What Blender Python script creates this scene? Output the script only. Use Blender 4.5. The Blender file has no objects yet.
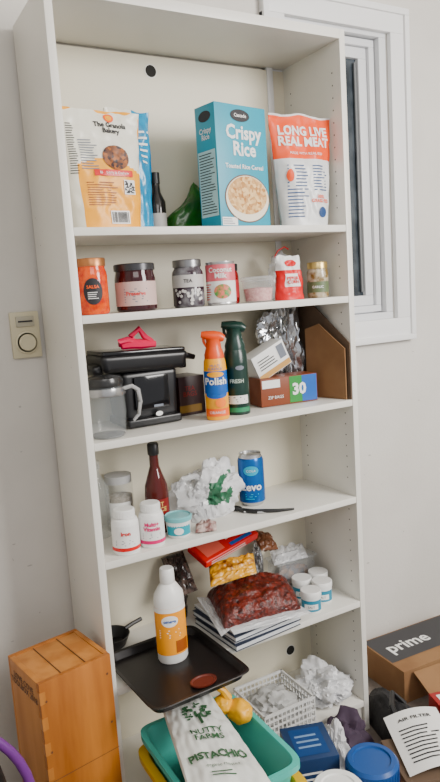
import bpy, bmesh, math, random
from mathutils import Vector, Matrix, noise
random.seed(4)
CAM=(-0.44628,-1.4445,1.3422)
# ------------------------------------------------------------ materials
_m={}
def sat(c):
    if max(c)-min(c)<.13: return tuple(c)
    g=.3*c[0]+.6*c[1]+.1*c[2]
    return tuple(min(1,max(0.001,g+(x-g)*1.25))**1.18 for x in c)
def mat(name,col,rough=0.5,metal=0.0,col2=None,scale=40,bump=0.0,bscale=200,trans=0.0,alpha=1.0,kind='noise',spec=0.5,lo=.4,hi=.6):
    if name in _m: return _m[name]
    col=sat(col); col2=sat(col2) if col2 else None
    m=bpy.data.materials.new(name); m.use_nodes=True
    nt=m.node_tree; b=nt.nodes['Principled BSDF']
    b.inputs['Base Color'].default_value=(*col,1); b.inputs['Roughness'].default_value=rough
    b.inputs['Metallic'].default_value=metal
    b.inputs['Specular IOR Level'].default_value=spec
    if trans: b.inputs['Transmission Weight'].default_value=trans
    if alpha<1: b.inputs['Alpha'].default_value=alpha
    tc=nt.nodes.new('ShaderNodeTexCoord')
    if col2:
        if kind=='noise':
            t=nt.nodes.new('ShaderNodeTexNoise'); t.inputs['Scale'].default_value=scale; t.inputs['Detail'].default_value=4; o=t.outputs[0]
        elif kind=='vor':
            t=nt.nodes.new('ShaderNodeTexVoronoi'); t.inputs['Scale'].default_value=scale; o=t.outputs['Color']
        elif kind=='wood':
            mp=nt.nodes.new('ShaderNodeMapping'); mp.inputs['Scale'].default_value=(1,1,.12)
            t=nt.nodes.new('ShaderNodeTexNoise'); t.inputs['Scale'].default_value=scale; t.inputs['Detail'].default_value=6
            nt.links.new(tc.outputs['Object'],mp.inputs[0]); nt.links.new(mp.outputs[0],t.inputs['Vector']); o=t.outputs[0]
        if kind!='wood': nt.links.new(tc.outputs['Object'],t.inputs['Vector'])
        r=nt.nodes.new('ShaderNodeValToRGB'); r.color_ramp.elements[0].color=(*col,1); r.color_ramp.elements[1].color=(*col2,1)
        r.color_ramp.elements[0].position=lo; r.color_ramp.elements[1].position=hi
        nt.links.new(o,r.inputs[0]); nt.links.new(r.outputs[0],b.inputs['Base Color'])
    if bump:
        t2=nt.nodes.new('ShaderNodeTexNoise'); t2.inputs['Scale'].default_value=bscale; t2.inputs['Detail'].default_value=3
        nt.links.new(tc.outputs['Object'],t2.inputs['Vector'])
        bp=nt.nodes.new('ShaderNodeBump'); bp.inputs['Strength'].default_value=bump; bp.inputs['Distance'].default_value=.004
        nt.links.new(t2.outputs[0],bp.inputs['Height']); nt.links.new(bp.outputs[0],b.inputs['Normal'])
    _m[name]=m; return m
WHITE=mat('white_plastic',(.82,.82,.80),.35)
PAPERW=mat('printed_white',(.80,.80,.78),.5)
BLACK=mat('black_plastic',(.008,.008,.009),.4)
INK=mat('ink',(.012,.012,.016),.6)
GREYINK=mat('grey_ink',(.15,.17,.21),.6)
RED=mat('red_plastic',(.6,.02,.03),.35)
SILVER=mat('silver_metal',(.55,.55,.56),.3,.9)
CLEAR=mat('clear_plastic',(.75,.78,.80),.1,alpha=.20)
FILM=mat('plastic_film',(.80,.81,.83),.12,alpha=.42,bump=.5,bscale=45)
BAGW=mat('white_bag_plastic',(.74,.745,.76),.28,bump=.45,bscale=45,alpha=.88)
FOIL=mat('silver_film',(.50,.51,.53),.20,.92,bump=.5,bscale=40)
GLASS=mat('clear_glass',(.55,.60,.62),.04,alpha=.17,spec=.9)
YEL=mat('yellow_print',(.85,.46,.015),.4)
ORG=mat('orange_print',(.82,.2,.03),.45)
# ------------------------------------------------------------ builder
class B:
    def __init__(s): s.v=[];s.f=[];s.mi=[];s.mats=[]
    def idx(s,m):
        if m not in s.mats: s.mats.append(m)
        return s.mats.index(m)
    def add(s,vs,fs,m,xf=None):
        o=len(s.v); i=s.idx(m) if not isinstance(m,list) else None
        for p in vs:
            p=Vector(p)
            if xf is not None: p=xf@p
            s.v.append(p)
        for k,f in enumerate(fs):
            s.f.append([o+j for j in f]); s.mi.append(i if i is not None else s.idx(m[k]))
    def box(s,c,d,m,rz=0,bev=0.0,rx=0,ry=0,seg=2,taper=None):
        bm=bmesh.new(); bmesh.ops.create_cube(bm,size=1)
        for v in bm.verts:
            k=1 if (taper is None or v.co.z>0) else taper
            v.co=Vector((v.co.x*d[0]*k,v.co.y*d[1]*k,v.co.z*d[2]))
        if bev: bmesh.ops.bevel(bm,geom=list(bm.edges),offset=bev,segments=seg,profile=.6,affect='EDGES')
        xf=Matrix.Translation(c)@Matrix.Rotation(rz,4,'Z')@Matrix.Rotation(ry,4,'Y')@Matrix.Rotation(rx,4,'X')
        bm.verts.index_update()
        s.add([v.co.copy() for v in bm.verts],[[v.index for v in f.verts] for f in bm.faces],m,xf); bm.free(); return s
    def prism(s,poly,e,m):
        """poly: list of 3D points, extruded by vector e"""
        n=len(poly); e=Vector(e); vs=[Vector(p) for p in poly]+[Vector(p)+e for p in poly]
        fs=[list(range(n))[::-1],list(range(n,2*n))]+[[k,(k+1)%n,n+(k+1)%n,n+k] for k in range(n)]
        s.add(vs,fs,m); return s
    def lathe(s,c,prof,m,seg=32,ax=(1,1),xf=None):
        n=len(prof);vs=[];fs=[]
        for r,z in prof:
            for k in range(seg):
                a=2*math.pi*k/seg; vs.append((c[0]+r*ax[0]*math.cos(a),c[1]+r*ax[1]*math.sin(a),c[2]+z))
        for i in range(n-1):
            for k in range(seg):
                k2=(k+1)%seg; fs.append([i*seg+k,i*seg+k2,(i+1)*seg+k2,(i+1)*seg+k])
        if prof[0][0]>0.0005: fs.append(list(range(seg))[::-1])
        if prof[-1][0]>0.0005: fs.append([(n-1)*seg+k for k in range(seg)])
        s.add(vs,fs,m,xf); return s
    def tube(s,pts,r,m,seg=8):
        pts=[Vector(p) for p in pts]; vs=[];fs=[]; up=Vector((0.13,0.2,1)).normalized()
        for i,p in enumerate(pts):
            t=(pts[min(i+1,len(pts)-1)]-pts[max(i-1,0)]).normalized()
            a=t.cross(up)
            if a.length<.05: a=t.cross(Vector((1,0,0)))
            a.normalize(); b=t.cross(a); rr=r[i] if isinstance(r,(list,tuple)) else r
            for k in range(seg):
                an=2*math.pi*k/seg; vs.append(p+a*math.cos(an)*rr+b*math.sin(an)*rr)
        for i in range(len(pts)-1):
            for k in range(seg):
                k2=(k+1)%seg; fs.append([i*seg+k,i*seg+k2,(i+1)*seg+k2,(i+1)*seg+k])
        fs.append(list(range(seg))[::-1]); fs.append([(len(pts)-1)*seg+k for k in range(seg)])
        s.add(vs,fs,m); return s
    def grid(s,fn,nu,nv,m,mf=None):
        vs=[fn(i/nu,j/nv) for j in range(nv+1) for i in range(nu+1)]
        fs=[];ms=[]
        for j in range(nv):
            for i in range(nu):
                a=j*(nu+1)+i; fs.append([a,a+1,a+nu+2,a+nu+1]); ms.append(mf((i+.5)/nu,(j+.5)/nv) if mf else m)
        s.add(vs,fs,ms); return s
    def blob(s,c,r,m,amp=.2,fr=3,seed=0,sub=4,flat=None,ridge=False,mf=None,lim=None):
        bm=bmesh.new(); bmesh.ops.create_icosphere(bm,subdivisions=sub,radius=1)
        vs=[]
        for v in bm.verts:
            d=v.co.normalized(); q=d*fr+Vector((seed*7.3,seed*3.1,seed))
            if ridge:
                nn=.9*noise.noise(q*.55)+.55*(.25-abs(noise.noise(q*.9+Vector((3,1,2)))))+.35*(.2-abs(noise.noise(q*2.1)))+.16*(.2-abs(noise.noise(q*4.7)))
            else: nn=noise.noise(q)+.5*noise.noise(q*2.1)
            k=1+amp*nn
            p=Vector((d.x*r[0]*k+c[0],d.y*r[1]*k+c[1],d.z*r[2]*k+c[2]))
            if flat is not None and p.z<flat: p.z=flat
            if lim:
                p.x=min(max(p.x,lim[0]),lim[1]); p.y=min(max(p.y,lim[2]),lim[3])
            vs.append(p)
        bm.verts.index_update()
        fs=[[v.index for v in f.verts] for f in bm.faces]
        s.add(vs,fs,[mf(sum((vs[i] for i in f),Vector())/3) for f in fs] if mf else m); bm.free(); return s
    def text(s,t,size,m,fn,align='CENTER',bold=0.0,sx=1.0):
        cu=bpy.data.curves.new('t','FONT'); cu.body=t; cu.size=size; cu.align_x=align; cu.align_y='CENTER'; cu.resolution_u=2; cu.offset=bold*size; cu.space_line=.85
        ob=bpy.data.objects.new('t',cu); bpy.context.scene.collection.objects.link(ob)
        me=bpy.data.meshes.new_from_object(ob)
        s.add([fn(v.co.x*sx,v.co.y) for v in me.vertices],[list(p.vertices) for p in me.polygons],m)
        bpy.data.objects.remove(ob); bpy.data.curves.remove(cu); bpy.data.meshes.remove(me); return s
    def rect(s,x0,y0,x1,y1,m,fn,n=6):
        vs=[];fs=[]
        for j in range(n+1):
            for i in range(n+1): vs.append(fn(x0+(x1-x0)*i/n,y0+(y1-y0)*j/n))
        for j in range(n):
            for i in range(n): a=j*(n+1)+i; fs.append([a,a+1,a+n+2,a+n+1])
        s.add(vs,fs,m); return s
    def disc(s,x,y,rx,ry,m,fn,seg=28,rings=3):
        vs=[fn(x,y)];fs=[]
        for q in range(1,rings+1):
            for k in range(seg):
                a=2*math.pi*k/seg; vs.append(fn(x+rx*q/rings*math.cos(a),y+ry*q/rings*math.sin(a)))
        for k in range(seg): fs.append([0,1+k,1+(k+1)%seg])
        for q in range(rings-1):
            for k in range(seg):
                a=1+q*seg+k;b=1+q*seg+(k+1)%seg; fs.append([a,b,b+seg,a+seg])
        s.add(vs,fs,m); return s
    def build(s,name,ang=38,recalc=False):
        me=bpy.data.meshes.new(name); me.from_pydata([tuple(v) for v in s.v],[],s.f)
        for m in s.mats: me.materials.append(m)
        for i,p in enumerate(me.polygons): p.material_index=s.mi[i]; p.use_smooth=True
        me.update()
        try: me.set_sharp_from_angle(angle=math.radians(ang))
        except Exception: pass
        ob=bpy.data.objects.new(name,me); bpy.context.scene.collection.objects.link(ob); return ob
def cyl(cx,cy,z0,r,da=0):
    a0=math.atan2(CAM[1]-cy,CAM[0]-cx)+da
    return lambda x,y,e=.0008:(cx+(r+e)*math.cos(a0+x/r),cy+(r+e)*math.sin(a0+x/r),z0+y)
def up(fn,k): return lambda x,y:fn(x,y,k)
def plane(o,R,U,e=.0008):
    o=Vector(o);R=Vector(R).normalized();U=Vector(U).normalized();N=R.cross(U)
    return lambda x,y,k=e:o+R*x+U*y+N*k
def lines(b,x0,x1,y0,y1,n,m,fn,th=.35):
    for i in range(n):
        y=y0+(y1-y0)*(i+.5)/n; t=abs(y1-y0)/n*th/2
        w=x0+(x1-x0)*random.uniform(.65,1)
        b.rect(x0,y-t,w,y+t,m,fn,2)
def lerp(a,b,t): return a+(b-a)*t
def pouchfn(c,yaw,wb,wt,h,d,lean=0,nz=.004,seed=0):
    R=Matrix.Rotation(yaw,3,'Z')
    def S(u,v,side,e=0):
        w=lerp(wb,wt,v); x=(u-.5)*w
        ed=max(0,1-abs(2*u-1)**3)**.6; T=d/2*ed*(1-max(0,min(1,v))**2.4)+.0008
        n=noise.noise(Vector((u*4+seed,v*5,side*3.3)))*nz+noise.noise(Vector((u*11+seed,v*13,side*3.3)))*nz*.4
        n*=min(1,v*6)
        y=-side*(T+e+n*1.0*(1 if side>0 else 1)) + lean*v*h
        z=v*h + (noise.noise(Vector((u*3+seed,9,1)))*.008 if v>.97 else 0)
        return Vector(c)+R@Vector((x,y,z))
    return S
def pouch(b,S,nu,nv,mf):
    b.grid(lambda u,v:S(u,v,1),nu,nv,None,lambda u,v:mf(u,v,1))
    b.grid(lambda u,v:S(1-u,v,-1),nu,nv,None,lambda u,v:mf(1-u,v,-1))
    b.grid(lambda u,v:S(u,0,1)*(1-v)+S(u,0,-1)*v,nu,2,mf(.5,0,1))
def pfn(S,wb,wt,h):
    def f(x,y,e=.0018):
        v=y/h; w=lerp(wb,wt,v); return S(x/w+.5,v,1,e)
    return f
def pillow(b,C,tu,td,mu,md=None,nz=.004,nu=24,nv=24,seed=0,pw=.45,mf=None):
    C=[Vector(c) for c in C]; n=((C[1]-C[0]).cross(C[3]-C[0])).normalized()
    def P(u,v,side,e=0):
        p=(C[0]*(1-u)+C[1]*u)*(1-v)+(C[3]*(1-u)+C[2]*u)*v
        k=(max(0,math.sin(math.pi*u))*max(0,math.sin(math.pi*v)))**pw
        q=Vector((u*5+seed,v*5,side)); q2=Vector((u*12+seed,v*12,side))
        return p+n*(side*(tu if side>0 else td)*k+(noise.noise(q)*nz+noise.noise(q2)*nz*.6)*min(1,k*2)+side*(.0005+e))
    b.grid(lambda u,v:P(u,v,1),nu,nv,mu,(lambda u,v:mf(u,v)) if mf else None)
    b.grid(lambda u,v:P(1-u,v,-1),nu,nv,md or mu)
    return P
# ------------------------------------------------------------ room
wallm=mat('wall_paint',(.60,.575,.53),.8,col2=(.64,.615,.57),scale=3,bump=.15,bscale=120)
floorm=mat('floor_concrete',(.13,.105,.09),.8,col2=(.20,.17,.145),scale=12,bump=.3,bscale=60)
ceilm=mat('ceiling_paint',(.75,.74,.72),.9)
b=B(); WY=.28
X0,X1,Z1=-1.7,2.6,2.6; wx0,wx1,wz0,wz1=.80,1.215,1.215,2.165
b.box(((X0+wx0)/2,WY+.05,Z1/2),(wx0-X0,.1,Z1),wallm)
b.box(((X1+wx1)/2,WY+.05,Z1/2),(X1-wx1,.1,Z1),wallm)
b.box(((wx0+wx1)/2,WY+.05,wz0/2),(wx1-wx0,.1,wz0),wallm)
b.box(((wx0+wx1)/2,WY+.05,(Z1+wz1)/2),(wx1-wx0,.1,Z1-wz1),wallm)
SC=mat('wall_scuffs',(.45,.43,.40),.9)
sw=plane((0,WY,0),(1,0,0),(0,0,1),.0006)
for i in range(26):
    x=random.choice([random.uniform(-.3,-.05),random.uniform(.95,1.4)]); z=random.uniform(.3,1.1)
    b.disc(x,z,random.uniform(.001,.007),random.uniform(.001,.003),SC,sw,10,1)
b.build('wall_back')
b=B(); b.box((X0-.05,-1.2,Z1/2),(.1,3.2,Z1),wallm); b.build('wall_left')
b=B(); b.box((X1+.05,-1.2,Z1/2),(.1,3.2,Z1),wallm); b.build('wall_right')
b=B(); b.box((.45,-1.2,-.05),(4.5,3.3,.1),floorm); b.build('floor')
b=B(); b.box((.45,-1.2,Z1+.05),(4.5,3.3,.1),ceilm); b.build('ceiling')
trimm=mat('trim_paint',(.76,.76,.76),.45)
vinyl=mat('window_vinyl',(.66,.67,.69),.35)
glassd=mat('window_glass',(.02,.027,.035),.08,col2=(.07,.085,.10),scale=9)
def ring(b,x0,x1,z0,z1,w,y,d,m,bev=.002):
    b.box(((x0+x1)/2,y,z1-w/2),(x1-x0,d,w),m,bev=bev); b.box(((x0+x1)/2,y,z0+w/2),(x1-x0,d,w),m,bev=bev)
    b.box((x0+w/2,y,(z0+z1)/2),(w,d,z1-z0-2*w),m,bev=bev); b.box((x1-w/2,y,(z0+z1)/2),(w,d,z1-z0-2*w),m,bev=bev)
b=B(); ring(b,.722,1.296,1.145,2.225,.078,WY-.010,.018,trimm); ring(b,.722,1.296,1.145,2.225,.02,WY-.014,.026,trimm); b.build('trim_1')
b=B(); ring(b,.801,1.214,1.216,2.164,.03,WY+.03,.06,vinyl)
ring(b,.835,1.180,1.25,2.13,.022,WY+.035,.03,vinyl); ring(b,.858,1.157,1.273,2.107,.034,WY+.045,.025,vinyl)
b.box((.99,WY+.05,1.69),(.27,.006,.80),glassd)
b.box((1.113,WY+.04,1.69),(.008,.006,.74),mat('glass_spacer',(.2,.21,.22),.3,.6))
b.build('window_1')
b=B(); cr=mat('cream_plastic',(.62,.58,.45),.4); crd=mat('cream_plastic_dark',(.40,.37,.28),.4)
b.box((-.045,WY-.006,1.274),(.072,.012,.116),cr,bev=.003)
b.box((-.045,WY-.014,1.308),(.045,.006,.026),crd,bev=.001); b.box((-.045,WY-.0175,1.308),(.036,.002,.004),INK)
xf=Matrix.Translation((-.045,WY-.012,1.255))@Matrix.Rotation(math.pi/2,4,'X')
b.lathe((0,0,0),[(.029,0),(.029,.004),(.026,.006),(.021,.006),(.021,.012),(.019,.014),(0,.014)],cr,xf=xf)
b.lathe((0,0,0),[(.0245,.0065),(.0225,.0065)],crd,xf=xf)
b.build('wall_thermostat')
# ------------------------------------------------------------ bookshelf
W,D=.8,.265; ZS=[1.508,1.3155,1.0246,.739,.419]
shm=mat('shelf_laminate',(.72,.70,.64),.38,col2=(.75,.73,.67),scale=4)
bkm=mat('shelf_back_laminate',(.72,.685,.585),.45)
dark=mat('hole_dark',(.015,.014,.012),.9)
b=B()
b.box((.009,D/2,1.005),(.018,D,2.01),shm,bev=.0012); b.box((W-.009,D/2,1.005),(.018,D,2.01),shm,bev=.0012)
b.box((W/2,D/2,1.998),(W-.036,D,.024),shm,bev=.001)
for z in ZS+[.098]: b.box((W/2,D/2-.003,z-.009),(W-.037,D-.008,.018),shm,bev=.0012)
b.box((W/2,.02,.04),(W-.036,.016,.08),shm)
b.box((W/2,D-.004,1.0),(W-.03,.006,1.96),bkm)
pf=plane((0,D-.007,0),(1,0,0),(0,0,1),.0006)
for x,z in ((.352,1.941),(.697,.174)):
    b.disc(x,z,.0185,.0185,shm,pf,24,1); b.disc(x,z,.0155,.0155,dark,up(pf,.0012),24,1)
pr=plane((W-.018,0,0),(0,-1,0),(0,0,1),.0004)
for yy in (-.035,-.225):
    z=.15
    while z<1.93:
        if min(abs(z-q) for q in ZS)>.02: b.disc(yy,z,.0022,.0022,dark,pr,8,1)
        z+=.032
pl=plane((0,0,0),(0,-1,0),(0,0,1),.0005)
for i in range(12): b.disc(-random.uniform(.02,.24),random.uniform(.5,1.6),random.uniform(.001,.004),.0012,SC,pl,8,1)
shelf=b.build('bookshelf')
E=.0006
# ------------------------------------------------------------ shelf 1
z=ZS[0]+E
b=B(); wb,wt,h=.168,.205,.268; S=pouchfn((.124,.072,z),0.06,wb,wt,h,.075,nz=.008,seed=1)
gw=mat('pouch_white',(.76,.74,.64),.3)
def mf(u,v,s):
    if s<0: return YEL
    if u<.13: return gw
    return YEL if v<.50+.08*math.sin(u*3.5) else gw
pouch(b,S,50,60,mf); f=pfn(S,wb,wt,h)
b.text('The Granola\nBakery',.016,INK,lambda x,y:f(x+.022,y+.228),bold=.03)
b.disc(.022,.252,.013,.010,ORG,f,20,2); b.disc(.022,.252,.008,.006,YEL,up(f,.002),20,2)
lines(b,-.086,-.067,.12,.235,22,INK,f); lines(b,-.062,-.02,.13,.2,12,GREYINK,f)
b.disc(.022,.160,.034,.028,mat('granola_img',(.02,.008,.012),.5,col2=(.4,.16,.05),scale=150,kind='vor',lo=.2,hi=.9),f)
b.rect(-.035,.117,.06,.131,RED,up(f,.0026)); b.text('Blueberry & Cashew',.0085,PAPERW,lambda x,y:f(x+.012,y+.124,.0034))
b.rect(.034,.077,.064,.11,PAPERW,f)
for i in range(9):
    for j in range(9):
        if random.random()<.55: b.rect(.036+i*.003,.080+j*.003,.039+i*.003,.083+j*.003,INK,up(f,.0026),1)
lines(b,-.055,.02,.05,.105,10,mat('brown_ink',(.25,.08,.01),.5),f)
b.rect(-.005,.01,.042,.04,PAPERW,f)
for i in range(15): b.rect(-.002+i*.0028,.013,-.002+i*.0028+random.choice([.0008,.0016]),.037,INK,up(f,.0026),1)
b.build('granola_pouch')
b=B(); BLU=mat('blue_foil',(.03,.25,.42),.22,col2=(.05,.33,.52),scale=20); wb,wt,h=.10,.125,.305
S=pouchfn((.240,.180,z),.1,wb,wt,h,.06,nz=.010,seed=5); pouch(b,S,30,40,lambda u,v,s:gw if v>.95 and u<.6 else BLU)
f=pfn(S,wb,wt,h); lines(b,.02,.05,.17,.26,6,PAPERW,f); b.build('snack_pouch')
b=B(); BRN=mat('dark_glass',(.015,.012,.010),.1)
b.lathe((.316,.205,z),[(0,0),(.021,0),(.023,.004),(.023,.085),(.012,.11),(.010,.14)],BRN); b.lathe((.316,.205,z),[(.012,.132),(.012,.16),(0,.161)],BLACK)
b.rect(-.03,.015,.03,.055,mat('label_tan',(.45,.43,.40),.5),cyl(.316,.205,z,.023)); b.build('glass_bottle')
b=B(); GRN=mat('green_film',(.012,.075,.012),.2,col2=(.06,.24,.035),scale=14,lo=.35,hi=.75,bump=.4,bscale=50)
def gb(u,v):
    a=2*math.pi*u; ca=math.cos(a)
    top=.075+.065*(ca*.5+.5)
    k=(1-max(0,(v-.55)/.45)**2*.75)*(.9+.1*math.sin(min(1,v*4)*math.pi/2))
    n=noise.noise(Vector((ca*2,math.sin(a)*2,v*3)))*.10+noise.noise(Vector((ca*5,math.sin(a)*5,v*7)))*.05
    return Vector((.398+.060*ca*(k+n)+.018*v,.210+.034*math.sin(a)*(k+n),z+v*top))
b.grid(gb,48,28,GRN); b.grid(lambda u,v:gb(u,0)*(1-v)+Vector((.398,.210,z))*v,48,1,GRN); b.grid(lambda u,v:gb(u,1)*(1-v)+Vector((.416,.210,z+.112))*v,48,2,GRN)
b.build('green_produce_bag')
b=B(); TEAL=mat('cereal_teal',(.004,.30,.40),.4,col2=(.006,.34,.44),scale=5)
rz=math.radians(10); c=Vector((.482,.080,z+.1495)); b.box(c,(.170,.078,.299),TEAL,rz,.0012)
Rm=Matrix.Rotation(rz,3,'Z'); fc=c+Rm@Vector((0,-.039,0)); f=plane(fc,Rm@Vector((1,0,0)),(0,0,1))
b.disc(-.003,.124,.032,.015,INK,f); b.text('Cascade',.012,PAPERW,lambda x,y:f(x-.003,y+.124,.0016),bold=.02)
b.text('Crispy\nRice',.047,PAPERW,lambda x,y:f(x+.006,y+.062,.0012),bold=.03,sx=.95)
b.text('Toasted Rice Cereal',.0155,PAPERW,lambda x,y:f(x+.004,y+.000,.0012),bold=.02)
BOW=mat('bowl_cream',(.80,.75,.65),.4); RICE=mat('rice_print',(.42,.20,.06),.5,col2=(.78,.58,.34),scale=130,kind='vor',lo=.1,hi=.8)
b.disc(.008,-.078,.076,.060,mat('print_brown',(.12,.05,.02),.5),f,36); b.disc(.008,-.078,.073,.057,BOW,up(f,.0014),36); b.disc(.008,-.070,.067,.047,RICE,up(f,.002),36)  # brown printed disc, then the bowl and its rice
b.rect(-.08,-.145,-.03,-.125,PAPERW,f,1); lines(b,-.078,-.035,-.143,-.127,3,GREYINK,up(f,.0014))
sc=c+Rm@Vector((-.085,0,0)); g=plane(sc,Rm@Vector((0,-1,0)),(0,0,1))
b.rect(-.034,-.12,.034,.04,mat('panel_pale_teal',(.50,.68,.70),.5),g,1); lines(b,-.030,.030,-.115,.035,22,INK,up(g,.0014)); b.text('Crispy\nRice',.018,PAPERW,lambda x,y:g(x,y+.08,.0012),bold=.02)
b.disc(0,.122,.024,.013,INK,g)
b.build('cereal_box')
b=B(); wb,wt,h=.145,.200,.29; OR2=mat('pouch_orange',(.76,.15,.04),.4); S=pouchfn((.680,.052,z),-.02,wb,wt,h,.07,nz=.008,seed=9)
mw=mat('pouch_pale',(.66,.665,.66),.32)
pouch(b,S,50,60,lambda u,v,s:OR2 if .60<v<.985 else mw); f=pfn(S,wb,wt,h)
b.text('LONG LIVE\nREAL MEAT',.033,PAPERW,lambda x,y:f(x,y+.232),bold=.035,sx=.95)
NV=mat('navy_ink',(.03,.08,.2),.5)
b.text('MADE WITH REAL BEEF',.010,PAPERW,lambda x,y:f(x,y+.188))
lines(b,-.065,-.005,.02,.16,16,NV,f); lines(b,.012,.065,.09,.16,9,NV,f)
b.text('100%\nGRASS FED',.013,OR2,lambda x,y:f(x+.033,y+.07),bold=.02); b.disc(.036,.035,.014,.014,NV,f); b.disc(-.058,.13,.009,.016,OR2,up(f,.0026))
b.build('meat_snack_pouch')
b=B(); b.blob((.762,.125,z+.024),(.015,.02,.026),mat('orange_red',(.75,.08,.02),.4),.15,2,3,sub=3,flat=z); b.tube([(.762,.125,z+.040),(.764,.125,z+.052)],.003,GRN); b.build('clementine')
# ------------------------------------------------------------ shelf 2
z=ZS[1]+E
def jar(name,x,y,r,h,body,lid,label=None,lh=(.2,.62),txt=None,tcol=INK,ts=.012,lidh=.018,neck=.88,ext=None,zz=None):
    zz=z if zz is None else zz
    b=B(); b.lathe((x,y,zz),[(0,0),(r*.9,0),(r,.005),(r,h*.68),(r*.97,h*.75),(r*neck,h*.82),(r*neck,h-lidh*.9)],body)
    b.lathe((x,y,zz),[(r*neck*.99,h-lidh),(r*(neck+.07),h-lidh),(r*(neck+.07),h-.002),(r*(neck+.03),h),(0,h)],lid)
    f=cyl(x,y,zz,r)
    if label is not None: b.rect(-r*1.35,h*lh[0],r*1.35,h*lh[1],label,f,16)
    if txt: b.text(txt,ts,tcol,lambda u,v:f(u,v+h*(lh[0]+lh[1])/2,.0016),bold=.02)
    if ext: ext(b,f)
    return b.build(name)
SAL=mat('salsa_orange',(.55,.08,.01),.12,col2=(.72,.17,.02),scale=60)
def ex(b,f):
    b.disc(0,.052,.022,.030,INK,up(f,.0012)); b.text('SALSA',.010,ORG,lambda u,v:f(u,v+.062,.002),bold=.02); lines(b,-.012,.012,.034,.052,4,PAPERW,up(f,.002))
jar('salsa_jar',.067,.052,.035,.127,SAL,mat('lid_copper',(.45,.24,.13),.35,.7),None,ext=ex)
JAM=mat('jam_dark',(.035,.005,.008),.08)
def ex(b,f): lines(b,-.028,.03,.02,.055,6,GREYINK,up(f,.0014))
jar('jam_jar',.178,.065,.049,.112,JAM,mat('lid_grey',(.06,.06,.065),.3,.7),mat('label_pink',(.60,.47,.44),.5),(.12,.62),'Preserve',tcol=RED,ts=.013,ext=ex,lidh=.016,neck=.93)
def ex(b,f):
    for i in range(26): b.disc(random.uniform(-.035,.035),random.uniform(.008,.045),.004,.004,mat('candy_white',(.6,.58,.56),.4),up(f,.0012),8,1)
jar('mason_jar',.330,.085,.040,.118,mat('jar_contents',(.025,.01,.02),.08,col2=(.40,.41,.43),scale=22,lo=.45,hi=.8),mat('lid_dark_silver',(.25,.25,.26),.3,.9),mat('label_smoke',(.5,.48,.46),.5),(.42,.68),'TEA',ext=ex,neck=.84)
b=B(); PK=mat('can_pink',(.66,.2,.23),.35); cx,cy,r,h=.407,.052,.037,.108
b.lathe((cx,cy,z),[(0,0),(r*.96,0),(r,.003),(r*.97,.006),(r*.97,h-.006),(r,h-.003),(r,h),(r*.94,h),(r*.93,h-.004),(0,h-.004)],SILVER)
f=cyl(cx,cy,z,r*.985); b.rect(-.058,.007,.058,h-.007,PAPERW,f,20); b.rect(-.058,.06,.058,h-.007,PK,up(f,.0014),20)
b.text('Coconut\nMilk',.017,PAPERW,lambda u,v:f(u,v+.08,.0022),bold=.03); b.disc(.004,.034,.022,.018,mat('green_print',(.1,.3,.1),.5,col2=(.7,.25,.2),scale=80),up(f,.002)); lines(b,-.05,-.025,.012,.055,7,RED,up(f,.002)); b.build('food_can')
jar('spice_jar',.470,.125,.030,.105,mat('paste_red',(.22,.015,.02),.2),BLACK,mat('label_maroon',(.4,.05,.06),.5),(.15,.6),'PEPPER',tcol=PAPERW,ts=.010)
b=B(); cx,cy=.540,.085
b.lathe((cx,cy,z),[(0,0),(.036,0),(.038,.003),(.044,.058),(.046,.058)],CLEAR); b.lathe((cx,cy,z),[(.047,.055),(.048,.066),(.042,.068),(.040,.064),(0,.064)],CLEAR)
b.lathe((cx,cy,z),[(0,.002),(.034,.003),(.039,.036),(0,.040)],mat('pink_salt',(.55,.28,.28),.7,col2=(.70,.46,.42),scale=120)); b.build('deli_container')
b=B(); wb,wt,h=.085,.07,.118; S=pouchfn((.628,.065,z),-.05,wb,wt,h,.055,nz=.008,seed=14)
RB=mat('bag_red',(.62,.03,.05),.4)
pouch(b,S,30,34,lambda u,v,s:PAPERW if (v>.68 or (.3<v<.6 and .2<u<.75)) else RB); f=pfn(S,wb,wt,h)
b.text('PEPPER\nCORN',.012,RED,lambda x,y:f(x-.002,y+.052),bold=.03); b.disc(0,.098,.018,.009,RB,f); b.build('spice_bag')
b=B(); b.tube([(.655+.0,.17,z+.12),(.67,.17,z+.14),(.69,.165,z+.15),(.70,.16,z+.142)],.0022,RED); b.blob((.668,.17,z+.06),(.032,.03,.068),FILM,.6,3,8,sub=4,flat=z,ridge=True); b.build('plastic_baggie')
jar('pickle_jar',.732,.072,.030,.098,mat('jar_gold',(.22,.15,.06),.12,col2=(.55,.5,.4),scale=50),mat('lid_gold',(.6,.48,.25),.3,.8),mat('label_green',(.10,.14,.06),.5),(.15,.45),'GARLIC',tcol=PAPERW,ts=.009)
# ------------------------------------------------------------ shelf 3
z=ZS[2]+E
b=B(); cx,cy=.074,.055
b.lathe((cx,cy,z),[(.038,.001),(.042,.006),(.047,.06),(.045,.105),(.040,.125),(.042,.128)],GLASS)
b.lathe((cx,cy,z),[(.0385,.120),(.044,.122),(.046,.130),(.042,.142),(.02,.147),(0,.147)],mat('lid_smoke',(.02,.02,.02),.25))
b.lathe((cx,cy,z),[(.0475,.100),(.0485,.102),(.0455,.118),(.0445,.118)],mat('band_steel',(.4,.4,.4),.25,.8)); b.lathe((cx,cy,z),[(0,.001),(.037,.001),(.041,.006),(.0,.010)],mat('glass_base',(.3,.31,.32),.1,alpha=.6))
hx=cx+.042
b.tube([(hx,cy-.014,z+.112),(hx+.02,cy-.018,z+.116),(hx+.035,cy-.02,z+.105),(hx+.038,cy-.02,z+.075),(hx+.032,cy-.018,z+.045),(hx+.018,cy-.016,z+.032)],[.005,.0055,.0055,.005,.0045,.0035],mat('handle_pale',(.42,.42,.42),.25,.3)); b.build('glass_carafe')
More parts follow.
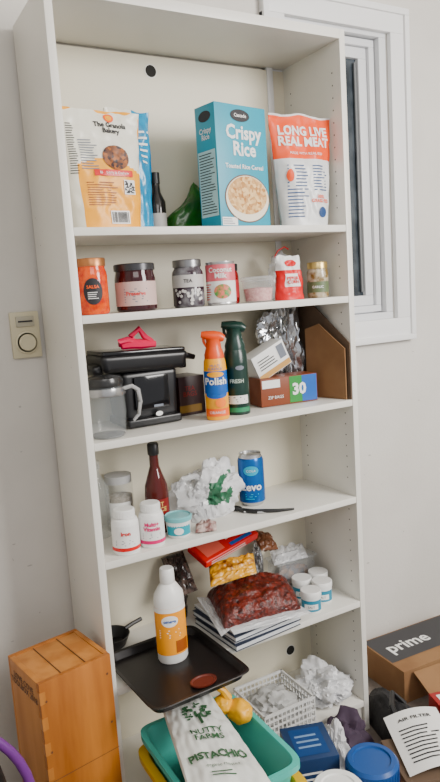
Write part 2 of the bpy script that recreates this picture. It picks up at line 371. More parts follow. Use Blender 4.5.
CMB=mat('appliance_black',(.006,.006,.007),.33); CMG=mat('appliance_black_gloss',(.004,.004,.005),.08)
b=B()
b.box((.213,.155,z+.012),(.150,.13,.022),CMB,.03,.006,seg=3)
b.box((.213,.160,z+.078),(.155,.115,.125),CMB,.03,.014,seg=4,taper=.93)
b.box((.200,.150,z+.163),(.240,.125,.045),CMB,.03,.014,ry=.03,seg=4,taper=.93)
b.box((.200,.150,z+.189),(.226,.115,.012),CMG,.03,.005,ry=.03,seg=3)
b.box((.332,.143,z+.165),(.034,.07,.014),CMB,.03,.005,ry=.35,seg=3); b.box((.316,.143,z+.149),(.02,.05,.03),CMB,.03,.006,seg=3)
b.box((.090,.145,z+.155),(.045,.07,.026),CMB,.03,.010,ry=-.25,seg=3)
b.box((.213,.0985,z+.085),(.095,.006,.085),CMG,.03,.003)
fp=plane((.227,.0945,z+.035),(1,.03,0),(0,0,1),.001); b.disc(0,-.006,.010,.006,PAPERW,fp,16,1); b.rect(-.013,.012,.013,.018,GREYINK,fp,1)
b.build('coffee_maker')
b=B(); PNK=mat('pink_plastic',(.70,.02,.14),.35); zz=z+.206
b.tube([(.15,.12,zz+.002),(.175,.118,zz+.004),(.20,.115,zz+.002),(.238,.11,zz-.001)],[.010,.013,.013,.008],PNK)
b.tube([(.185,.115,zz+.006),(.176,.115,zz+.024),(.196,.11,zz+.040),(.209,.11,zz+.020),(.230,.11,zz+.006)],[.008,.008,.008,.008,.006],PNK)
b.tube([(.15,.12,zz+.004),(.142,.11,zz+.012),(.165,.11,zz+.016),(.185,.115,zz+.008)],.008,PNK); b.build('pink_bag_clip')
b=B(); DB=mat('box_dark',(.03,.010,.010),.4); b.box((.350,.195,z+.053),(.080,.085,.105),DB,.08,.001); f=plane((.346,.152,z+.053),(1,.08,0),(0,0,1),.001)
b.text('TEA\nBAGS',.018,mat('dark_red_print',(.25,.02,.02),.5),lambda x,y:f(x,y+.012)); b.rect(-.035,-.045,.035,-.025,mat('gold_dim',(.25,.16,.05),.5),f,1); b.build('tea_box')
def spray(name,x,y,r,h,cols,cap,lab):
    b=B(); hb=h*.72
    b.lathe((x,y,z),[(0,0),(r*.96,0),(r,.003),(r,hb*.42)],cols[0]); b.lathe((x,y,z),[(r,hb*.42),(r*.995,hb*.78)],cols[1]); b.lathe((x,y,z),[(r*.995,hb*.78),(r*.93,hb*.93),(r*.78,hb)],cols[2])
    b.lathe((x,y,z),[(r*.84,hb-.006),(r*.84,hb+.006),(r*.66,h*.82),(r*.60,h*.90),(r*.7,h*.93)],cap)
    a=math.atan2(CAM[1]-y,CAM[0]-x)+math.pi/2
    d=Vector((math.cos(a),math.sin(a),0))
    P=Vector((x,y,z))
    b.tube([P-d*r*1.0+Vector((0,0,h*.975)),P-d*r*.6+Vector((0,0,h*.965)),P+Vector((0,0,h*.95)),P+d*r*.6+Vector((0,0,h*.935)),P+d*r*.95+Vector((0,0,h*.915))],[r*.26,r*.36,r*.46,r*.44,r*.26],cap,14)
    b.tube([P-d*r*.85+Vector((0,0,h*.955)),P-d*r*.80+Vector((0,0,h*.89)),P-d*r*.6+Vector((0,0,h*.83))],[r*.12,r*.13,r*.09],cap)
    lab(b,cyl(x,y,z,r)); return b.build(name)
PB=mat('polish_blue',(.02,.13,.40),.35)
def lab(b,f):
    b.text('Polish',.025,PAPERW,lambda u,v:f(u,v+.100,.002),bold=.03); b.disc(.0,.066,.030,.010,PB,up(f,.0012)); b.rect(-.036,.010,.036,.030,ORG,up(f,.001),10)
    b.text('ORANGE',.010,PAPERW,lambda u,v:f(u,v+.020,.002)); b.disc(.010,.045,.014,.012,mat('orange_fruit',(.9,.30,.02),.4),up(f,.002)); b.disc(0,.118,.022,.007,YEL,up(f,.0016)); b.text('MULTI\nSURFACE',.009,PB,lambda u,v:f(u,v+.136,.002))
spray('furniture_polish_can',.372,.050,.030,.225,(YEL,PB,YEL),mat('cap_orange',(.72,.15,.015),.35),lab)
DG=mat('freshener_green',(.004,.028,.020),.28)
def lab(b,f):
    b.rect(-.028,.03,.03,.052,PAPERW,f,8); lines(b,-.026,.028,.033,.05,3,DG,up(f,.0014)); b.text('FRESH',.014,mat('pale_green',(.5,.6,.5),.5),lambda u,v:f(u,v+.09,.001),bold=.02); b.rect(-.035,.008,.035,.02,mat('lt_green',(.06,.25,.14),.4),f,8); b.disc(.01,.125,.012,.006,GREYINK,f)
spray('air_freshener_can',.448,.072,.032,.245,(DG,DG,DG),mat('cap_green',(.005,.035,.025),.3),lab)
b=B(); ZB=mat('box_brown',(.22,.07,.03),.5); c=Vector((.625,.115,z+.040)); rz=-.10; b.box(c,(.18,.075,.078),ZB,rz,.001); R3=Matrix.Rotation(rz,3,'Z')
f=plane(c+R3@Vector((0,-.0375,0)),R3@Vector((1,0,0)),(0,0,1),.0008)
b.rect(.0,-.036,.045,.038,mat('box_green',(.04,.25,.06),.5),f,1); b.rect(.04,-.036,.088,.038,PB,up(f,.001),1); b.text('30',.044,PAPERW,lambda x,y:f(x+.03,y,.0018),bold=.04)
b.rect(-.086,.012,-.03,.034,PAPERW,f,1); b.text('ZIP BAGS',.012,PAPERW,lambda x,y:f(x-.045,y-.015,.0018)); b.build('sandwich_bag_box')
b=B(); c=Vector((.585,.135,z+.125)); b.box(c,(.115,.06,.075),PAPERW,.0,.001,ry=-.42); f=plane(c+Vector((0,-.03,0)),(math.cos(.42),0,math.sin(.42)),(-math.sin(.42),0,math.cos(.42)))
b.rect(-.056,-.036,.056,-.02,mat('tan_print',(.55,.35,.15),.5),f,1); lines(b,-.045,.02,-.012,.022,4,INK,up(f,.0012)); b.rect(.028,-.01,.052,.03,GREYINK,f,1); b.build('carton_box')
b=B(); b.blob((.700,.20,z+.145),(.045,.040,.14),FOIL,.85,2.6,1,sub=5,flat=z+.0005,ridge=True,lim=(.62,.747,.1,.255)); b.blob((.660,.20,z+.19),(.050,.03,.065),FOIL,.8,2.6,4,sub=5,ridge=True,lim=(.6,.74,.1,.255)); b.build('crumpled_foil_bag')
CB=mat('cardboard',(.25,.15,.085),.8,col2=(.30,.19,.11),scale=8); CBD=mat('cardboard_dark',(.11,.068,.04),.8)  # darker copy carries the upright flap's shade in its colour
b=B()
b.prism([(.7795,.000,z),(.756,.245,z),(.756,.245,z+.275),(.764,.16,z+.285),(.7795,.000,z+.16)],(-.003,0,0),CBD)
b.prism([(.770,.010,z),(.740,.150,z),(.740,.150,z+.20),(.752,.10,z+.215),(.770,.010,z+.145)],(-.003,0,0),CB)
b.build('flattened_cardboard')
# ------------------------------------------------------------ shelf 4
z=ZS[3]+E
def pill(name,x,y,r,h,band,txt,z=z):
    b=B(); b.lathe((x,y,z),[(0,0),(r*.94,0),(r,.004),(r,h*.70),(r*.9,h*.78),(r*.68,h*.81),(r*.68,h*.82)],WHITE)
    b.lathe((x,y,z),[(r*.74,h*.815),(r*.78,h*.82),(r*.78,h*.985),(r*.72,h),(0,h)],WHITE)
    for k in range(28):
        a=2*math.pi*k/28; b.box((x+r*.78*math.cos(a),y+r*.78*math.sin(a),z+h*.9),(.0015,.0012,h*.13),WHITE,a)
    f=cyl(x,y,z,r); b.rect(-r*1.4,h*.10,r*1.4,h*.66,PAPERW,f,16); b.rect(-r*1.4,h*.10,r*1.4,h*.18,band,up(f,.0014),16); b.text(txt,.0135,band,lambda u,v:f(u,v+h*.50,.0018),bold=.04); lines(b,-r*.8,r*.8,h*.22,h*.36,4,GREYINK,up(f,.0014)); b.build(name)
pill('vitamin_bottle',.088,.038,.033,.108,RED,'Iron')
pill('vitamin_bottle',.158,.040,.031,.108,mat('pink_print',(.62,.05,.2),.5),'Multi+\nVitamin')
b=B(); SG=mat('sauce_red',(.075,.005,.003),.06); cx,cy,r=.212,.12,.031
b.lathe((cx,cy,z),[(0,0),(r*.93,0),(r,.005),(r,.10),(r*.93,.125),(r*.5,.165),(r*.40,.175),(r*.38,.215)],SG); b.lathe((cx,cy,z),[(r*.46,.205),(r*.48,.208),(r*.48,.232),(r*.4,.236),(0,.236)],BLACK)
f=cyl(cx,cy,z,r); b.rect(-.036,.03,.036,.092,mat('label_darkred',(.22,.010,.012),.4),f,12); b.text('HOT\nSAUCE',.016,mat('gold_print',(.6,.45,.2),.5),lambda u,v:f(u,v+.072,.0016),bold=.02); lines(b,-.02,.02,.033,.052,3,PAPERW,up(f,.0014)); b.build('hot_sauce_bottle')
b=B(); b.lathe((.14,.205,z),[(0,0),(.037,0),(.038,.004),(.038,.125),(.034,.13)],GLASS); b.lathe((.14,.205,z),[(0,.003),(.034,.003),(.035,.09),(0,.10)],mat('oats',(.45,.40,.33),.8,col2=(.3,.26,.2),scale=90)); b.lathe((.14,.205,z),[(.036,.128),(.036,.148),(0,.15)],mat('lid_grey2',(.4,.4,.4),.4)); b.rect(-.03,.03,.03,.08,PAPERW,cyl(.14,.205,z,.038),12); b.build('glass_jar')
b=B(); b.lathe((.072,.185,z),[(.03,0),(.032,.004),(.032,.13),(.012,.165),(.012,.19)],GLASS); b.lathe((.072,.185,z),[(.014,.18),(.014,.20),(0,.20)],CLEAR); b.build('clear_bottle')
b=B(); cx,cy=.238,.055; b.lathe((cx,cy,z),[(0,0),(.027,0),(.029,.003),(.033,.045),(.034,.046)],PAPERW); b.lathe((cx,cy,z),[(.0355,.043),(.036,.052),(.033,.055),(.031,.052),(0,.052)],mat('lid_aqua',(.25,.5,.52),.3)); f=cyl(cx,cy,z,.031); b.rect(-.035,.008,.035,.034,mat('aqua_print',(.04,.35,.42),.4),f,10); b.disc(0,.02,.012,.009,PAPERW,up(f,.002)); b.build('yogurt_cup')
b=B(); GP=mat('bag_green_print',(.02,.13,.06),.4)
b.blob((.335,.165,z+.050),(.072,.055,.068),FILM,.8,2.4,6,sub=5,flat=z,ridge=True,lim=(.262,.5,.03,.25))
b.blob((.395,.15,z+.060),(.070,.050,.076),BAGW,.75,2.2,13,sub=5,flat=z,ridge=True,lim=(.3,.475,.03,.25),mf=lambda p:GP if (.05<noise.noise(p*26) and .36<p.x<.45 and z+.035<p.z<z+.115 and p.y<.15) else BAGW)
b.tube([(.29,.14,z+.09),(.295,.13,z+.120),(.33,.125,z+.123),(.36,.13,z+.10)],[.012,.008,.008,.014],FILM); b.build('grocery_bag')
b=B(); BC=mat('can_blue',(.008,.14,.38),.25,.4); cx,cy,r,h=.522,.15,.037,.150
b.lathe((cx,cy,z),[(0,.004),(r*.72,0),(r*.78,0),(r,.012),(r,h-.020),(r*.84,h-.004),(r*.86,h),(r*.80,h),(r*.78,h-.004),(0,h-.004)],SILVER); b.lathe((cx,cy,z),[(r+.0004,.012),(r+.0004,h-.020),(r*.92,h-.011)],BC)
f=cyl(cx,cy,z,r); b.text('zevo',.030,PAPERW,lambda u,v:f(u,v+.058,.0028),bold=.03); b.disc(0,.105,.022,.014,mat('can_cyan',(.05,.4,.55),.3),up(f,.001)); b.text('COLA',.010,PAPERW,lambda u,v:f(u,v+.105,.002)); lines(b,-.02,.02,.02,.04,3,mat('can_cyan',(.05,.45,.6),.3),up(f,.001))
b.box((cx-.004,cy-.004,z+h-.001),(.02,.012,.0015),SILVER,.5,.0005); b.build('soda_can')
b=B(); WR=mat('wrapper_brown',(.20,.09,.08),.4,col2=(.55,.45,.42),scale=60); P=pillow(b,[(.272,.03,z+.004),(.325,.012,z+.004),(.345,.05,z+.012),(.295,.07,z+.012)],.014,.002,WR,nz=.006); b.build('candy_wrapper')
b=B(); b.tube([(.44,.14,z+.0065),(.455,.10,z+.0065),(.475,.07,z+.0065),(.53,.035,z+.0055),(.575,.02,z+.004)],[.004,.006,.006,.005,.003],BLACK)
pts=[(.455+.013*math.cos(a),.13+.018*math.sin(a),z+.004) for a in [i*.5 for i in range(14)]]; b.tube(pts,.003,BLACK)
b.tube([(.455,.09,z+.004),(.49,.075,z+.004),(.50,.050,z+.004),(.48,.060,z+.004)],.003,SILVER); b.build('kitchen_shears')
# ------------------------------------------------------------ shelf 5
z=ZS[4]+E
TM=mat('pan_nonstick',(.013,.011,.011),.32,.3)
b=B(); rz=.05; cx,cy=.170,-.010; R3=Matrix.Rotation(rz,3,'Z'); sx,sy=.128,.142
def rr(k,zz,n=48,ex=.18,off=0):
    out=[]
    for i in range(n):
        a=2*math.pi*i/n; ca,sa=math.cos(a),math.sin(a)
        x=math.copysign(abs(ca)**ex,ca)*sx*k; y=math.copysign(abs(sa)**ex,sa)*sy*k
        out.append(Vector((cx,cy,z))+R3@Vector((x,y,zz)))
    return out
rings=[rr(.94,0),rr(.955,.0),rr(1.0,.017),rr(1.05,.018),rr(1.06,.0195),rr(1.05,.021),rr(.99,.0195),rr(.945,.0025),rr(.9,.002)]
vs=[p for r_ in rings for p in r_]; n=48; fs=[]
for i in range(len(rings)-1):
    for k in range(n): fs.append([i*n+k,i*n+(k+1)%n,(i+1)*n+(k+1)%n,(i+1)*n+k])
fs.append([k for k in range(n)][::-1]); fs.append([(len(rings)-1)*n+k for k in range(n)]); b.add(vs,fs,TM); b.build('baking_tray')
b=B(); RL=mat('lid_rust',(.13,.02,.010),.35); b.lathe((.200,-.102,z+.0028),[(0,0),(.030,0),(.034,.003),(.034,.007),(.030,.007),(.028,.004),(0,.004)],RL,ax=(1,.7)); b.build('jar_lid')
b=B(); zt=z+.0026; cx,cy,r,h=.190,.045,.040,.245
b.lathe((cx,cy,zt),[(0,0),(r*.92,0),(r,.006),(r,h*.66),(r*.95,h*.73),(r*.6,h*.82),(r*.42,h*.85)],WHITE,ax=(1,.85)); b.lathe((cx,cy,zt),[(r*.46,h*.845),(r*.48,h*.85),(r*.46,h*.985),(r*.4,h),(0,h)],WHITE)
def f(x,y,e=.0008):
    a=math.atan2(CAM[1]-cy,CAM[0]-cx)+x/r; return (cx+(r+e)*math.cos(a),cy+(r+e)*.85*math.sin(a),zt+y)
b.rect(-.058,.025,.058,.150,mat('label_orange',(.85,.42,.03),.4),f,24); b.rect(-.056,.138,.056,.150,PAPERW,up(f,.0014),12); b.disc(.0,.116,.022,.015,PAPERW,up(f,.0014)); b.text('omega',.012,PB,lambda u,v:f(u,v+.116,.002),bold=.03)
lines(b,-.03,.03,.07,.095,4,PAPERW,up(f,.0014)); b.rect(.012,.03,.05,.062,mat('label_brown',(.35,.12,.03),.5),up(f,.0014)); b.build('syrup_bottle')
b=B(); b.lathe((.080,.205,z),[(0,0),(.036,0),(.050,.032),(.052,.032),(.039,.003),(0,.003)],BLACK); b.tube([(.125,.215,z+.030),(.15,.222,z+.034),(.18,.23,z+.036)],.006,BLACK); b.build('small_frying_pan')
b=B(); NB=mat('notebook_navy',(.02,.028,.055),.5); PG=mat('paper_pages',(.62,.64,.66),.7)
hh=0
for i,(dx,dy,rz,t) in enumerate([(0,0,.08,.015),(.006,.004,.03,.012),(-.004,.0,.10,.014),(.003,.006,.05,.010)]):
    c=(.440+dx,.085+dy,z+hh+t/2); b.box(c,(.215,.20,t-.003),PG,rz); b.box((c[0],c[1],z+hh+t-.0008),(.22,.205,.0016),NB if i%2==0 else PAPERW,rz); b.box((c[0],c[1],z+hh+.0006),(.22,.205,.0012),NB,rz); hh+=t
b.build('notebook_stack')
zt=z+hh
MT=mat('dried_meat',(.020,.004,.004),.3,col2=(.20,.040,.026),scale=110,kind='vor',bump=1,bscale=130,lo=.0,hi=.95)
b=B(); P=pillow(b,[(.315,-.01,zt+.008),(.545,-.035,zt+.006),(.60,.13,zt+.016),(.36,.17,zt+.020)],.068,.000,MT,nz=.010,seed=3,pw=.30,nu=60,nv=60)
pillow(b,[(.295,-.03,zt+.008),(.33,-.015,zt+.010),(.37,.16,zt+.022),(.330,.17,zt+.027)],.006,.0,FILM,nz=.006)
pillow(b,[(.33,-.035,zt+.004),(.56,-.060,zt+.004),(.55,-.02,zt+.012),(.33,.0,zt+.016)],.004,.0,FILM,nz=.004); b.build('dried_meat_bag')
zz=zt+.088
b=B(); YB=mat('chip_yellow',(.68,.40,.05),.3,col2=(.25,.10,.03),scale=30,lo=.5,hi=.62); pillow(b,[(.335,.09,zz-.002),(.475,.075,zz+.006),(.50,.13,zz+.04),(.375,.17,zz+.024)],.018,.002,YB,nz=.010,seed=6,nu=36,nv=36); b.build('yellow_snack_bag')
# red box lying diagonally
b=B(); RS=mat('pink_red_card',(.58,.025,.035),.35); 
c=Vector((.430,.175,zz+.078)); Rt=Matrix.Rotation(.16,3,'Z')@Matrix.Rotation(-.16,3,'Y')@Matrix.Rotation(.38,3,'X')
bm=B(); b.box(c,(.200,.085,.024),RS,.16,.006,rx=.38,ry=-.16,seg=3)
g=plane(c+Rt@Vector((0,0,.012)),Rt@Vector((1,0,0)),Rt@Vector((0,1,0)),.0012); b.rect(-.085,-.030,-.02,.028,mat('pink_pale',(.70,.20,.16),.4),g,1); b.text('BARS',.030,PAPERW,lambda x,y:g(x+.035,y+.003,.002),bold=.03); b.rect(.0,-.034,.08,-.022,PB,g,1)
g=plane(c+Rt@Vector((0,-.0425,0)),Rt@Vector((1,0,0)),Rt@Vector((0,0,1)),.0008); lines(b,-.08,.06,-.008,.008,2,PAPERW,g); b.build('red_snack_box')
b=B(); DK=mat('dark_wrapper',(.02,.013,.012),.25,col2=(.22,.15,.12),scale=25,lo=.5,hi=.8)
pillow(b,[(.25,.14,z+.11),(.315,.13,z+.12),(.325,.23,z+.20),(.26,.24,z+.19)],.02,.02,DK,nz=.01,seed=15); b.blob((.290,.220,z+.06),(.028,.030,.07),DK,.25,3,4,flat=z); b.build('dark_snack_wrapper')
b=B(); pillow(b,[(.555,.17,z+.16),(.615,.17,z+.15),(.625,.235,z+.18),(.565,.24,z+.20)],.014,.014,mat('chip_bag_brown',(.2,.1,.06),.3),nz=.008,seed=2); b.blob((.575,.230,z+.08),(.016,.018,.09),FOIL,.3,3,2,flat=z); b.build('foil_snack_bag')
def tin(x,y,zz,r=.029,h=.062):
    b=B(); b.lathe((x,y,zz),[(0,0),(r*.95,0),(r,.003),(r,h*.74)],PAPERW); b.lathe((x,y,zz),[(r*1.03,h*.72),(r*1.05,h*.74),(r*1.05,h*.97),(r,h),(0,h)],WHITE)
    f=cyl(x,y,zz,r); b.rect(-.036,.006,.036,h*.62,mat('tin_blue',(.06,.26,.36),.4),f,12); b.rect(-.02,h*.2,.02,h*.45,PAPERW,up(f,.0014),4); b.text('SALT',.009,INK,lambda u,v:f(u,v+h*.32,.002)); b.build('supplement_jar')
tin(.636,.045,z); tin(.700,.075,z); tin(.665,.128,z); tin(.732,.135,z)
b=B(); c=(.690,.215,z+.045)
b.box(c,(.14,.068,.09),CLEAR,0,.012); b.box((c[0],c[1],c[2]+.048),(.15,.074,.008),CLEAR,0,.003); b.blob((c[0],c[1],c[2]-.01),(.055,.026,.03),mat('cookies',(.3,.2,.14),.6,col2=(.10,.10,.12),scale=40),.3,4,2,sub=3)
pillow(b,[(.60,.175,z+.1),(.72,.165,z+.1),(.75,.235,z+.115),(.63,.245,z+.12)],.014,.0,FILM,nz=.012); b.build('clamshell_container')
# ------------------------------------------------------------ bottom shelf
z=.098+E
b=B(); BW=mat('basket_white',(.70,.70,.69),.4)
bx0,bx1,by0,by1=.430,.60,.004,.17; hz=.082
for x0,y0,x1,y1 in ((bx0,by0,bx1,by0),(bx1,by0,bx1,by1),(bx1,by1,bx0,by1),(bx0,by1,bx0,by0)):
    L=math.hypot(x1-x0,y1-y0); n=int(L/.014); a=math.atan2(y1-y0,x1-x0)
    for i in range(n+1):
        t=i/n; b.box((lerp(x0,x1,t),lerp(y0,y1,t),z+hz/2),(.004,.003,hz),BW,a)
    for zz in (.003,.022,.041,.060,hz-.003): b.box(((x0+x1)/2,(y0+y1)/2,z+zz),(L+.004,.005,.004 if zz<.07 else .008),BW,a)
b.box(((bx0+bx1)/2,(by0+by1)/2,z+.002),(bx1-bx0,by1-by0,.003),BW); b.blob(((bx0+bx1)/2,.09,z+.038),(.07,.068,.045),mat('cloth_grey',(.45,.45,.44),.8),.3,3,2,flat=z+.004); b.build('plastic_basket')
b=B(); b.blob((.695,.085,z+.040),(.072,.085,.058),BAGW,.7,2.4,12,sub=5,flat=z,ridge=True,lim=(.61,.778,.0,.25)); b.build('white_shopping_bag')
# ------------------------------------------------------------ bins in front
def tub(b,x0,x1,y0,y1,z0,z1,m,tp=.03,th=.003,lip=.012):
    def rg(k,zz,n=64):
        out=[]; X=(x0+x1)/2;Y=(y0+y1)/2
        for i in range(n):
            a=2*math.pi*i/n; ca,sa=math.cos(a),math.sin(a)
            out.append((X+math.copysign(abs(ca)**.22,ca)*((x1-x0)/2+k),Y+math.copysign(abs(sa)**.22,sa)*((y1-y0)/2+k),zz))
        return out
    rs=[rg(-tp,z0),rg(0,z1-.012),rg(lip,z1-.014),rg(lip,z1),rg(0,z1),rg(-th,z1-.004),rg(-tp-th,z0+.004)]
    n=64;vs=[p for q in rs for p in q];fs=[]
    for i in range(len(rs)-1):
        for k in range(n): fs.append([i*n+k,i*n+(k+1)%n,(i+1)*n+(k+1)%n,(i+1)*n+k])
    fs.append(list(range(n))[::-1]); fs.append([(len(rs)-1)*n+k for k in range(n)]); b.add(vs,fs,m)
YT=mat('tub_yellow',(.72,.50,.04),.35); TT=mat('tub_teal',(.15,.50,.44),.35)
b=B(); tub(b,.060,.306,-.345,-.030,.0005,.262,YT,tp=.026,lip=.020); b.build('storage_tub')
b=B(); tub(b,.060,.306,-.335,-.030,.070,.315,TT,tp=.036); b.build('storage_tub')
b=B(); FG=mat('tub_fill',(.45,.45,.36),.7,col2=(.22,.28,.22),scale=20); b.blob((.183,-.19,.20),(.080,.112,.10),FG,.15,3,3,sub=4); b.build('folded_dish_towel')
b=B(); PW=mat('pistachio_bag',(.66,.67,.63),.32); PGN=mat('pistachio_green',(.03,.10,.04),.5)
C=[(.045,-.320,.345),(.205,-.390,.335),(.222,-.060,.380),(.112,-.025,.372)]
P=pillow(b,C,.024,.012,PW,nz=.007,seed=21,pw=.35,nu=50,nv=80)
f=lambda x,y,e=.003:P(min(1,max(0,x/lerp(.170,.118,y/.31)+.5)),min(1,max(0,y/.31)),1,e)
b.text('PISTACHIO',.029,PGN,lambda x,y:f(x,y+.075),bold=.04,sx=.85); b.text('organic roasted',.011,PGN,lambda x,y:f(x,y+.048)); lines(b,-.03,.03,.02,.035,2,PGN,f)
b.text('NUTTY\nFARMS',.022,PGN,lambda x,y:f(x,y+.135),bold=.02)
random.seed(8)
for i in range(60):
    a=random.uniform(0,6.28); q=math.sqrt(random.random()); b.disc(.034*q*math.cos(a),.210+.028*q*math.sin(a),random.uniform(.002,.005),random.uniform(.002,.005),PGN,f,9,1)
b.rect(-.003,.165,.003,.2,PGN,f,2); b.rect(-.045,.290,.045,.296,GREYINK,f,4); b.build('pistachio_bag')
b=B(); YS=mat('squash_yellow',(.80,.48,.02),.4)
b.blob((.280,-.125,.330),(.030,.036,.028),YS,.12,2,1,sub=4); b.blob((.250,-.100,.345),(.026,.024,.024),YS,.12,2,5,sub=4); b.tube([(.262,-.105,.36),(.252,-.10,.382),(.240,-.095,.392)],[.012,.009,.007],YS); b.build('yellow_squash')
WD=mat('crate_wood',(.30,.12,.035),.5,col2=(.50,.24,.09),scale=22,kind='wood',bump=.1,bscale=60,lo=.3,hi=.7); WDD=mat('crate_wood_dark',(.12,.05,.02),.6); WD2=mat('crate_wood_light',(.42,.20,.075),.5,col2=(.53,.28,.12),scale=16,kind='wood')
b=B(); cc=Vector((-.108,.018,0)); rz=math.radians(10); R3=Matrix.Rotation(rz,3,'Z'); sx,sy,H=.176,.170,.545
def cb(x,y,zc,dx,dy,dz,m,bev=.0015): b.box(cc+R3@Vector((x,y,zc)),(dx,dy,dz),m,rz,bev)
t=.012
cb(0,-sy/2+t/2,H/2,sx-.001,t,H-.002,WD); cb(0,sy/2-t/2,H/2,sx-.001,t,H-.002,WD)
cb(-sx/2+t/2,0,H/2,t,sy-2*t,H-.002,WD2); cb(sx/2-t/2,0,H/2,t,sy-2*t,H-.002,WD2); cb(0,0,H-t/2-.003,sx-2*t,sy-2*t,t,WD2)
for i in range(2): cb(-.03+i*.06,0,H-.002,.0014,sy-2*t,.002,WDD,0)
for i in range(9): cb(-sx/2+t*.5,-sy/2+t/2-.0005,.03+i*.06,t+.0012,t+.0008,.028,WD2,0)
gf=plane(cc+R3@Vector((0,-sy/2,0)),R3@Vector((1,0,0)),(0,0,1),.0009)
for zz in (.13,.31): b.rect(-sx/2,zz,sx/2,zz+.0016,WDD,gf,1)
for x,zz in ((-.075,.5),(.075,.5),(-.075,.38),(.075,.38)): b.disc(x,zz,.003,.003,WDD,gf,8,1)
lf=plane(cc+R3@Vector((-sx/2,0,0)),R3@Vector((0,-1,0)),(0,0,1),.001)
b.text('LOVE COVE\nTOOLBOX 2018',.020,WDD,lambda x,y:lf(x,y+H-.04),bold=.03)
b.build('wooden_crate')
b=B(); PU=mat('purple_trim',(.16,.05,.22),.4)
def bg(u,v):
    a=2*math.pi*u; k=(1-.25*v**3); return Vector((-.405+.148*k*math.copysign(abs(math.cos(a))**.6,math.cos(a)),-.215+.085*k*math.copysign(abs(math.sin(a))**.6,math.sin(a)),.001+.50*v))
BF=mat('black_fabric',(.008,.008,.010),.65,bump=.4,bscale=90)
b.grid(bg,36,16,BF); b.grid(lambda u,v:bg(u,1)*(1-v)+Vector((-.405,-.215,.53))*v,36,4,BF); b.grid(lambda u,v:bg(u,0)*(1-v)+Vector((-.405,-.215,.001))*v,36,1,BF)
pts=[(-.412+.162*math.cos(a),-.285,.44+.20*math.sin(a)) for a in [math.pi*i/20 for i in range(21)]]
pts=[(-.250,-.285,.02),(-.250,-.285,.2)]+pts+[(-.574,-.285,.2),(-.574,-.285,.02)]; b.tube(pts,.009,PU,10); b.build('purple_handle_bag')
# ------------------------------------------------------------ floor clutter right
b=B(); BB=mat('box_blue',(.010,.035,.11),.4); c=Vector((.425,-.205,.118)); rz=-.35; b.box(c,(.115,.13,.236),BB,rz,.001); R3=Matrix.Rotation(rz,3,'Z')
BB2=mat('box_blue2',(.015,.07,.2),.4)
f=plane(c+Vector((0,0,.118)),R3@Vector((1,0,0)),R3@Vector((0,1,0))); b.rect(-.04,-.05,.04,.05,BB2,f,1); lines(b,-.03,.03,-.03,.03,3,mat('box_blue_text',(.25,.35,.5),.5),up(f,.0014))
f=plane(c+R3@Vector((-.0575,0,0)),R3@Vector((0,-1,0)),(0,0,1)); b.rect(-.05,-.02,.05,.08,BB2,f,1); b.text('GREEN\nTEA',.025,PAPERW,lambda x,y:f(x,y+.05,.0014))
f=plane(c+R3@Vector((0,-.065,0)),R3@Vector((1,0,0)),(0,0,1)); lines(b,-.045,.04,-.02,.09,7,PAPERW,f); b.build('tea_carton')
b=B(); cx,cy=.505,-.345; LB=mat('lid_blue',(.010,.09,.27),.35)
b.lathe((cx,cy,.0005),[(0,0),(.055,0),(.062,.008),(.062,.17),(.05,.195)],mat('jug_tan',(.45,.33,.2),.3)); b.lathe((cx,cy,.0005),[(.054,.19),(.06,.192),(.062,.235),(.056,.243),(.045,.243),(.043,.239),(0,.239)],LB)
for k in range(44):
    a=2*math.pi*k/44; b.box((cx+.0615*math.cos(a),cy+.0615*math.sin(a),.214),(.0025,.003,.036),LB,a)
b.build('protein_jar')
b=B(); cx,cy=.372,-.385; b.lathe((cx,cy,.0005),[(0,0),(.05,0),(.055,.006),(.055,.19)],mat('jar_peanut',(.35,.18,.07),.25)); b.lathe((cx,cy,.0005),[(.057,.185),(.058,.252),(.053,.258),(.04,.258),(.038,.255),(0,.255)],WHITE); b.build('peanut_butter_jar')
b=B(); pillow(b,[(.76,-.185,.002),(.90,-.205,.002),(.90,.06,.002),(.83,.08,.002)],.11,.0,BF,nz=.014,seed=4,pw=.3); b.tube([(.79,-.14,.09),(.80,-.10,.13),(.84,-.06,.135),(.87,-.08,.10)],.008,BLACK); b.build('duffel_bag')
b=B(); f0=lambda u,v:Vector((lerp(.62,.76,u)+v*.10,lerp(-.35,-.41,u)+v*.20,.146+.02*math.sin(u*2.5)+.005*v))
b.box((.72,-.315,.07),(.19,.17,.14),CBD,-.35,.002); b.grid(f0,10,10,PAPERW)
fn=lambda x,y:f0((x+.07)/.14,(y)/.24)+Vector((0,0,.0015))
b.text('AIR FILTER',.018,INK,lambda x,y:fn(x,y+.2),bold=.02); lines(b,-.05,.05,.03,.17,9,INK,fn); b.build('instruction_sheet_box')
AB=mat('delivery_tape',(.025,.025,.03),.4)
b=B(); b.box((1.18,.125,.055),(.40,.22,.11),CB,-.06,.001); f=plane((1.18,.125,.11),(math.cos(-.06),math.sin(-.06),0),(-math.sin(-.06),math.cos(-.06),0),.0008); b.rect(-.195,-.05,.19,.105,AB,f,1); b.text('prime',.075,PAPERW,lambda x,y:f(x-.07,y+.02,.0016),bold=.02)
b.box((1.12,-.035,.085),(.24,.09,.003),CB,-.10,0,rx=.45); b.build('delivery_box')
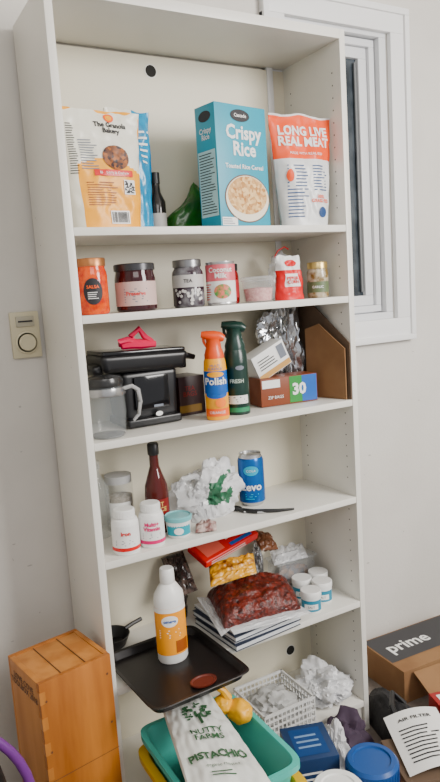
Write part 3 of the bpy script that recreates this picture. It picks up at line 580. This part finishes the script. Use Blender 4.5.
b=B(); rb=mat('box_red',(.34,.02,.02),.45); c=Vector((1.02,-.155,.05)); b.box(c,(.15,.10,.10),rb,-.3,.001); f=plane(c+Vector((0,0,.05)),(math.cos(.3),-math.sin(.3),0),(math.sin(.3),math.cos(.3),0)); b.rect(-.06,-.035,.0,.035,PAPERW,f,1); b.text('SNACK',.022,PAPERW,lambda x,y:f(x+.035,y,.0012)); b.build('cracker_box')
b=B(); b.blob((.640,-.085,.065),(.072,.062,.085),mat('cloth_plum',(.04,.022,.045),.8),.35,2.4,5,sub=4,flat=.001); b.build('plum_cloth')
b=B(); b.blob((.558,-.135,.075),(.035,.045,.105),BAGW,.7,2.4,3,sub=5,flat=.001,ridge=True,lim=(.51,.62,-.24,-.01)); b.build('crumpled_wrapper')
b=B(); pillow(b,[(.575,-.275,.001),(.625,-.26,.001),(.65,-.19,.001),(.60,-.18,.001)],.13,.0,mat('magenta_pack',(.35,.03,.10),.35),nz=.01,seed=31,pw=.25); b.build('magenta_snack_pack')
# ------------------------------------------------------------ camera, light
cd=bpy.data.cameras.new('camera'); cd.sensor_fit='VERTICAL'; cd.sensor_height=36; cd.lens=666.25/782*36
co=bpy.data.objects.new('camera',cd); bpy.context.scene.collection.objects.link(co); co.location=CAM; co.rotation_euler=(1.4272,.065588,-.51589); cd.clip_start=.01
bpy.context.scene.camera=co
w=bpy.data.worlds.new('world'); bpy.context.scene.world=w; w.use_nodes=True; w.node_tree.nodes['Background'].inputs[0].default_value=(.95,.96,1,1); w.node_tree.nodes['Background'].inputs[1].default_value=.78
def area(n,loc,tgt,size,e,col):
    l=bpy.data.lights.new(n,'AREA'); l.shape='RECTANGLE'; l.size=size[0]; l.size_y=size[1]; l.energy=e; l.color=col
    o=bpy.data.objects.new(n,l); bpy.context.scene.collection.objects.link(o); o.location=loc; o.rotation_euler=(Vector(tgt)-Vector(loc)).to_track_quat('-Z','Y').to_euler()
area('daylight_window',(1.6,-2.2,2.0),(.4,.1,1.2),(.9,1.1),95,(1,.965,.92))
area('fill_left',(-.3,-1.9,2.5),(.3,-.1,.9),(1.2,1.0),20,(1,.97,.93))  # unseen weak fill lamp, added from the left
